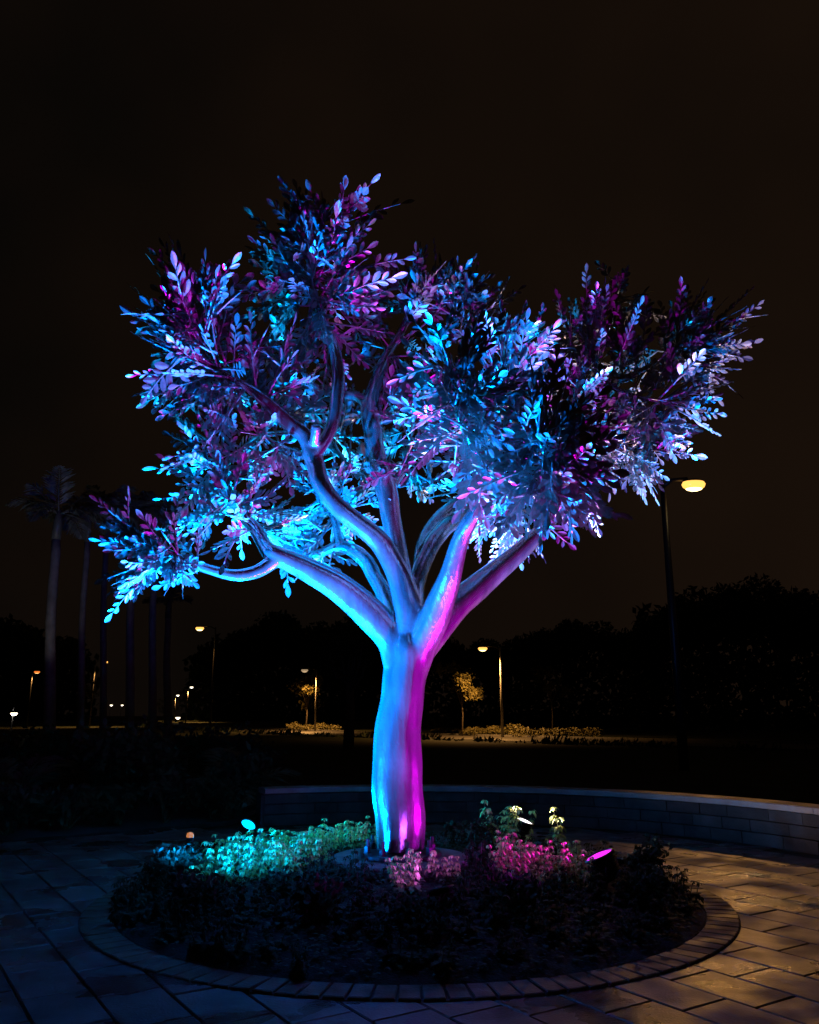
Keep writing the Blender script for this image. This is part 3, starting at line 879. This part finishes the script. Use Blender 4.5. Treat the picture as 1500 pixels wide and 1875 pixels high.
# ------------------------------------------------------------------ roads and verges
def ribbon(name, cl, half, z, m, kind='structure'):
    vs, fs = [], []
    for i, (x, y) in enumerate(cl):
        d = Vector((cl[min(i + 1, len(cl) - 1)][0] - cl[max(i - 1, 0)][0], cl[min(i + 1, len(cl) - 1)][1] - cl[max(i - 1, 0)][1])).normalized()
        vs += [(x - d.y * half, y + d.x * half, z), (x + d.y * half, y - d.x * half, z)]
    for i in range(len(cl) - 1): fs.append((2 * i, 2 * i + 1, 2 * i + 3, 2 * i + 2))
    o = MB().add(vs, [f[::-1] for f in fs]).build(name, m)
    o['kind'] = kind
    return o
near = [(70, 5), (42, 22), (21, 42), (5, 60), (-9, 78), (-30, 118), (-58, 180), (-110, 280)]
near = [tuple(q) for q in catmull(near, 6)]
ribbon('road', near, 3.6, -.03, M['asphalt'])
# kerb along the far side
kb = MB()
for i in range(len(near) - 1):
    (x0, y0), (x1, y1) = near[i], near[i + 1]
    d = Vector((x1 - x0, y1 - y0, 0)); ln = d.length; d.normalize()
    box(kb, ((x0 + x1) / 2 + d.y * 3.75, (y0 + y1) / 2 - d.x * 3.75, .02), (ln + .02, .25, .14), math.atan2(d.y, d.x))
o = kb.build('kerb', M['concrete']); o['kind'] = 'structure'

def leafcloud(mb, c, rad, n, sz, shell=.55, aspect=.5):
    c = Vector(c)
    for _ in range(n):
        v = Vector(rng.normal(size=3)).normalized()
        r = shell + (1 - shell) * random.random()
        p = c + Vector((v.x * rad[0], v.y * rad[1], v.z * rad[2])) * r
        d = Vector(rng.normal(size=3)).normalized(); u = d.orthogonal().normalized()
        s = sz * random.uniform(.6, 1.3)
        mb.add([p - d * s, p + u * s * aspect, p + d * s, p - u * s * aspect], [(0, 1, 2, 3)])

def road_tree(px, py, Y, rpx, label, name='roadside_tree', group='lit trees along the road', n=1500, lobes=13, base_y=None, leaf='tree'):
    c = P(px, py, Y); R = rpx * mpp(c)
    b0 = Vector((c.x, Y, -.05))
    root = empty(name, b0); tag(root, label, 'tree', group)
    hc = c - b0
    t = MB()
    tube(t, [(0, 0, -.1), (R * .04, 0, hc.z * .4), (0, 0, hc.z * .75)], [R * .035, R * .028, R * .02], 8)
    cr_ = MB()
    for k in range(lobes):
        a = U(0, 2 * PI); e = U(-.75, .8); q = U(.25, .95)
        p = hc + Vector((math.cos(a) * R * q, math.sin(a) * R * q, e * R * .75))
        tube(t, [(0, 0, hc.z * U(.45, .72)), hc.lerp(p, .45) * .96, p], [R * .016, R * .011, R * .005], 5)
        leafcloud(cr_, p, (R * U(.18, .45), R * .35, R * U(.14, .32)), n // lobes, R * .055, .2, .55)
    t.build('trunk', M['trunk'], root)
    o = cr_.build('crown', M[leaf], root); o['kind'] = 'stuff'
    return root
road_tree(562, 1266, 90, 46, 'sparse amber lit tree around a lamp pole, left of the metal trunk')
road_tree(845, 1250, 66, 47, 'sparse tree lit yellow under the street lamp right of the metal trunk')
road_tree(1008, 1250, 70, 38, 'faintly lit thin tree right of the slim lamp pole', n=600)
road_tree(170, 1262, 112, 26, 'small yellow lit tree between palm trunks at the left', n=500)
road_tree(342, 1283, 150, 30, 'small dim tree beside the two far white lamps', n=500)
road_tree(300, 1290, 200, 24, 'far small tree behind the red round road sign', n=300)

def hedge(px, py0, Y, wpx, hm, label, n=700, depth=1.2):
    c = P(px, py0, Y); w = wpx * mpp(c)
    root = empty('hedge', (c.x, Y, -.05)); tag(root, label, 'hedge', 'low hedges along the road')
    m = MB()
    for k in range(max(3, int(w / 1.2))):
        x = -w / 2 + w * (k + .5) / max(3, int(w / 1.2))
        hh = hm * U(.75, 1.1)
        leafcloud(m, (x, 0, hh * .5), (.95, depth * .7, hh * .55), 2 * n // max(3, int(w / 1.2)), .10, .35, .5)
    o = m.build('foliage', M['tree'], root); o['kind'] = 'stuff'
    s = MB()
    for k in range(max(3, int(w / 1.2))):
        x = -w / 2 + w * (k + .5) / max(3, int(w / 1.2)); tube(s, [(x, 0, -.05), (x, 0, hm * .6)], .03, 5)
    s.build('stems', M['trunk'], root)['kind'] = 'stuff'
hedge(905, 1340, 66, 110, .9, 'low clipped hedge at the foot of the slim lit lamp pole')
hedge(840, 1338, 70, 90, .55, 'low yellowish hedge left of the slim lamp pole by the road')
hedge(1020, 1342, 62, 160, .7, 'low dark hedge right of the slim lamp pole by the road')
hedge(575, 1330, 88, 95, .8, 'low hedge under the amber lit tree left of the metal trunk')

# weeds fringe in front of the road: silhouettes against the lit asphalt
fr = MB()
for k in range(2600):
    i = random.randrange(len(near) - 1); t = random.random()
    x = near[i][0] * (1 - t) + near[i + 1][0] * t; y = near[i][1] * (1 - t) + near[i + 1][1] * t
    x -= U(3.9, 6.5) * .75; y -= U(3.9, 6.5) * .7
    cl_ = math.sin(x * 1.7) * .5 + math.sin(x * .61 + 2) * .5
    if cl_ < -.25 and random.random() < .8: continue
    h_ = U(.15, .62) * (.55 + .45 * cl_)
    a = U(0, PI); lx, ly = U(-.25, .25), U(-.2, .2); w = U(.05, .16)
    fr.add([(x - math.cos(a) * w, y - math.sin(a) * w, -.06), (x + math.cos(a) * w, y + math.sin(a) * w, -.06), (x + lx + w * .5, y + ly, h_ * .7), (x + lx, y + ly, h_)], [(0, 1, 2, 3)])
o = fr.build('verge_weeds', M['shrub']); o['kind'] = 'stuff'

# far woods: dark masses against the sky
def woods(name, spans, Y, m):
    b = MB()
    for px, py, rp in spans:
        c = P(px, py, Y); R = rp * mpp(c)
        for k in range(5):
            p = c + Vector((U(-.6, .6) * R, U(-.5, .5) * R, U(-.9, .15) * R))
            leafcloud(b, p, (R * .75, R * .6, R * .6), 420, R * .10, .5, .6)
        # dense body down to the ground
        for k in range(900):
            x = c.x + U(-1.25, 1.25) * R; z = U(0, max(1, c.z)); s = R * .16
            d = Vector(rng.normal(size=3)).normalized(); u = d.orthogonal().normalized()
            p = Vector((x, Y + U(-.5, .8) * R, z))
            b.add([p - d * s, p + u * s * .6, p + d * s, p - u * s * .6], [(0, 1, 2, 3)])
    o = b.build(name, m); o['kind'] = 'stuff'
woods('far_woods', [(1240, 1110, 60), (1300, 1105, 62), (1365, 1100, 60), (1430, 1110, 62), (1495, 1115, 60), (1560, 1110, 60), (1190, 1150, 40)], 95, M['shrub'])
woods('far_woods', [(1000, 1165, 45), (1060, 1160, 45), (1120, 1165, 45), (1170, 1175, 40), (940, 1190, 45), (880, 1200, 45), (820, 1190, 40)], 110, M['shrub'])
woods('far_woods', [(660, 1165, 55), (590, 1160, 55), (520, 1150, 50), (455, 1165, 50), (400, 1200, 45), (720, 1190, 50), (40, 1180, 60), (-30, 1150, 70), (110, 1200, 50)], 240, M['shrub'])

# road sign
sg = P(307, 1300, 125)
rt = empty('road_sign', (sg.x, sg.y, -.05)); tag(rt, 'round red road sign under a white plate beside the bright left road', 'road sign')
b = MB(); tube(b, [(0, 0, -.05), (0, 0, sg.z + 1.1)], .05, 8); b.build('pole', M['pole'], rt)
b = MB(); lathe(b, [(0, 0), (.42, 0), (.42, .03), (0, .03)], (0, -.055, sg.z + .1), (0, -1, 0), 20, False); b.build('disc', M['red'], rt)
b = MB(); box(b, (0, -.095, sg.z + .1), (.58, .012, .14)); b.build('bar', M['white'], rt)
b = MB(); box(b, (0, -.07, sg.z + .95), (.8, .03, .6)); b.build('plate', M['white'], rt)

# ------------------------------------------------------------------ palms and shrubs at the left
def frond_mesh(Ln, arch, nl, ll):
    b = MB()
    pts = []
    for i in range(9):
        t = i / 8
        pts.append(Vector((Ln * t * (1 - .22 * t * arch), 0, Ln * (.62 * t - arch * .75 * t * t))))
    tube(b, pts, [.022 * (1 - .8 * i / 8) + .003 for i in range(9)], 5)
    for i in range(nl):
        t = .16 + .82 * i / (nl - 1); x = t * 8; k = min(7, int(x)); p = pts[k].lerp(pts[k + 1], x - k)
        d = (pts[k + 1] - pts[k]).normalized()
        for s in (-1, 1):
            l_ = ll * (math.sin(PI * min(.98, t * .85 + .12))) * U(.85, 1.1)
            ld = (d * .65 + Vector((0, s, 0)) * .8 + Vector((0, 0, U(-.35, .2)))).normalized()
            w = d.cross(ld).cross(ld).normalized() * (.028 + .012 * ll)
            tip = p + ld * l_ + Vector((0, 0, -.18 * l_))
            mid = p + ld * (l_ * .5)
            b.add([p, mid + w, tip, mid - w], [(0, 1, 2, 3)])
    return b.mesh('frond', M['palm'])
FRM = [frond_mesh(1.5, 1.0, 20, .5), frond_mesh(1.7, .75, 22, .55), frond_mesh(1.3, .45, 18, .5)]
def palm(px_top, py_top, px_base, Y, label, rpx, n=11, sc=1.0):
    t = P(px_top, py_top, Y); bx = P(px_base, 1340, Y).x
    root = empty('palm_tree', (bx, Y, -.05)); tag(root, label, 'palm tree', 'palms at the left')
    top = Vector((t.x - bx, 0, t.z + .05)); r = rpx * mpp(t)
    pts = [Vector((0, 0, -.05)).lerp(top, i / 14) + Vector((math.sin(i * .5) * .04, 0, 0)) * (0 < i < 14) for i in range(15)]
    b = MB(); tube(b, pts, [r * (1.25 - .35 * i / 14) * (1.06 if i % 2 else 1) for i in range(15)], 12); b.build('trunk', M['palmtrunk'], root)
    b = MB(); tube(b, [top - Vector((0, 0, .05)), top + Vector((0, 0, .45)), top + Vector((0, 0, .8))], [r * 1.0, r * .9, r * .4], 10); b.build('crownshaft', M['palm'], root)
    for k in range(n):
        o = bpy.data.objects.new('frond', FRM[0 if k % 3 == 0 else (1 if k % 3 == 1 else 2)]); C.objects.link(o); o.parent = root
        o.location = top + Vector((0, 0, .62))
        o.rotation_euler = (U(-.2, .2), -U(.0, .75) if k % 3 == 2 else U(-.35, .3), 2 * PI * k / n * 1.0 + U(-.25, .25))
        o.scale = (sc * U(.85, 1.1),) * 3
    return root
palm(103, 985, 92, 21, 'pale trunked palm with upright grey fronds, leftmost of the row', 8.5, 13, 1.0)
palm(160, 990, 148, 23, 'slim palm with drooping green fronds just right of the leftmost palm', 5.5, 12, .9)
palm(196, 960, 190, 26, 'thin dark palm behind the tip of the lowest metal branch', 5, 11, .9)
palm(246, 975, 238, 24, 'palm with a faint grey trunk below the low left leaf cluster', 6.5, 11, .9)
palm(286, 985, 279, 25, 'palm with dark trunk nearest to the metal trunk, under the low left leaves', 6, 11, .9)
palm(308, 1130, 309, 34, 'short dark palm trunk before the bright far road', 6, 9, .9)
palm(-330, 330, -350, 7, 'tall palm beyond the left edge with frond tips in view', 14, 15, .95)

def shrub(x, y, R, h, label, n=700, m='shrub', sz=.055):
    root = empty('shrub', (x, y, .02)); tag(root, label, 'shrub', 'dark shrubs in the left border')
    f, s = MB(), MB()
    for k in range(7):
        a = U(0, 6.28); q = U(.1, .65) * R; p = Vector((math.cos(a) * q, math.sin(a) * q, h * U(.35, .8)))
        tube(s, [(0, 0, -.03), p * .5, p], [.014, .010, .005], 5)
        leafcloud(f, p, (R * .5, R * .5, h * .36), n // 7, sz, .25, .45)
    s.build('stems', M['stem'], root)['kind'] = 'stuff'
    f.build('foliage', M[m], root)['kind'] = 'stuff'
    return root
for bx_, by_, R_, h_, lb_ in ((-2.02, 7.25, .30, .34, 'dark bushy shrub at the far left edge of the round bed'), (-1.55, 6.35, .26, .30, 'dark shrub in front of the left blue floodlight in the bed'),
        (2.05, 7.75, .26, .36, 'dark loose bush at the right edge of the round bed beside the paving'), (1.72, 6.6, .24, .30, 'dark bush beside the magenta floodlight in the bed'),
        (-2.0, 7.72, .2, .27, 'small dark bush around the glowing amber spot at the left edge of the bed'), (.62, 8.75, .34, .30, 'dark bush behind the plinth, right of the trunk'), (.75, 6.2, .30, .22, 'low dark bush in front of the magenta lit plants'),
        (-.55, 6.1, .32, .24, 'low dark bush in front of the plinth, left of the violet light'), (.1, 5.75, .26, .2, 'low dark bush at the front centre of the bed')):
    sh = shrub(bx_, by_, R_, h_, lb_, 900, 'shrub', .028)
    sh.location.z = mound(math.hypot(bx_ - XC, by_ - YC)) - .01
    sh['group'] = 'dark bushes in the round bed'
LB = ['dark green shrub at the front of the left border beside the paving', 'dark shrub deeper in the left border under the palms']
for k in range(14):
    x = -2.9 - k * .55; yb = 12.5 + (0 if x > -3.3 else 0)
    edge = np.interp(x, [-16, -7.5, -5.4, -4.2, -3.3, -2.55], [9.0, 9.62, 10.37, 11.12, 11.87, 12.5])
    shrub(x, edge + U(.45, .8), U(.4, .6), U(.5, .8), LB[0])
for k in range(16):
    shrub(U(-10, -2.6), U(13.2, 18), U(.6, 1.0), U(.8, 1.5), LB[1], 600, 'shrub', .075)

def arch_plant(px, Y, label, h=1.3, n=11):
    c = P(px, 1340, Y)
    root = empty('fan_plant', (c.x, Y, 0)); tag(root, label, 'plant', 'arching plants in the left border')
    for k in range(n):
        o = bpy.data.objects.new('frond', FRM[k % 3]); C.objects.link(o); o.parent = root
        o.location = (0, 0, .03); o.rotation_euler = (U(-.2, .2), -U(.25, .8), 2 * PI * k / n + U(-.3, .3)); o.scale = (h * U(.7, 1.05) / 1.5,) * 3
for px, Y, lb in ((432, 14.5, 'arching dark plant at the right end of the left border'), (250, 16, 'arching dark plant below the palm trunks, mid border'), (150, 15, 'arching dark plant at the foot of the slim palms'), (30, 14, 'arching dark plant at the left edge of the photo')):
    arch_plant(px, Y, lb)

# dark tree standing in front of the road, left of the metal trunk
def dark_tree(px, Y, top_py, rpx, label):
    c = P(px, top_py, Y); R = rpx * mpp(c)
    root = empty('dark_tree', (c.x, Y, -.05)); tag(root, label, 'tree', 'unlit dark trees')
    t, f = MB(), MB()
    tube(t, [(0, 0, -.1), (.05, 0, c.z * .4), (0, 0, c.z * .8)], [R * .17, R * .14, R * .09], 10)
    for k in range(12):
        a = U(0, 6.28); q = U(.2, .8) * R; p = Vector((math.cos(a) * q, math.sin(a) * q, c.z + U(-.35, .5) * R))
        tube(t, [(0, 0, c.z * U(.5, .75)), p * .8, p], [R * .05, R * .03, R * .012], 5)
        leafcloud(f, p, (R * .4, R * .4, R * .3), 160, R * .045, .3, .5)
    t.build('trunk', M['trunk'], root)
    f.build('crown', M['shrub'], root)['kind'] = 'stuff'
dark_tree(641, 40, 1190, 62, 'unlit dark tree standing against the road just left of the metal trunk')
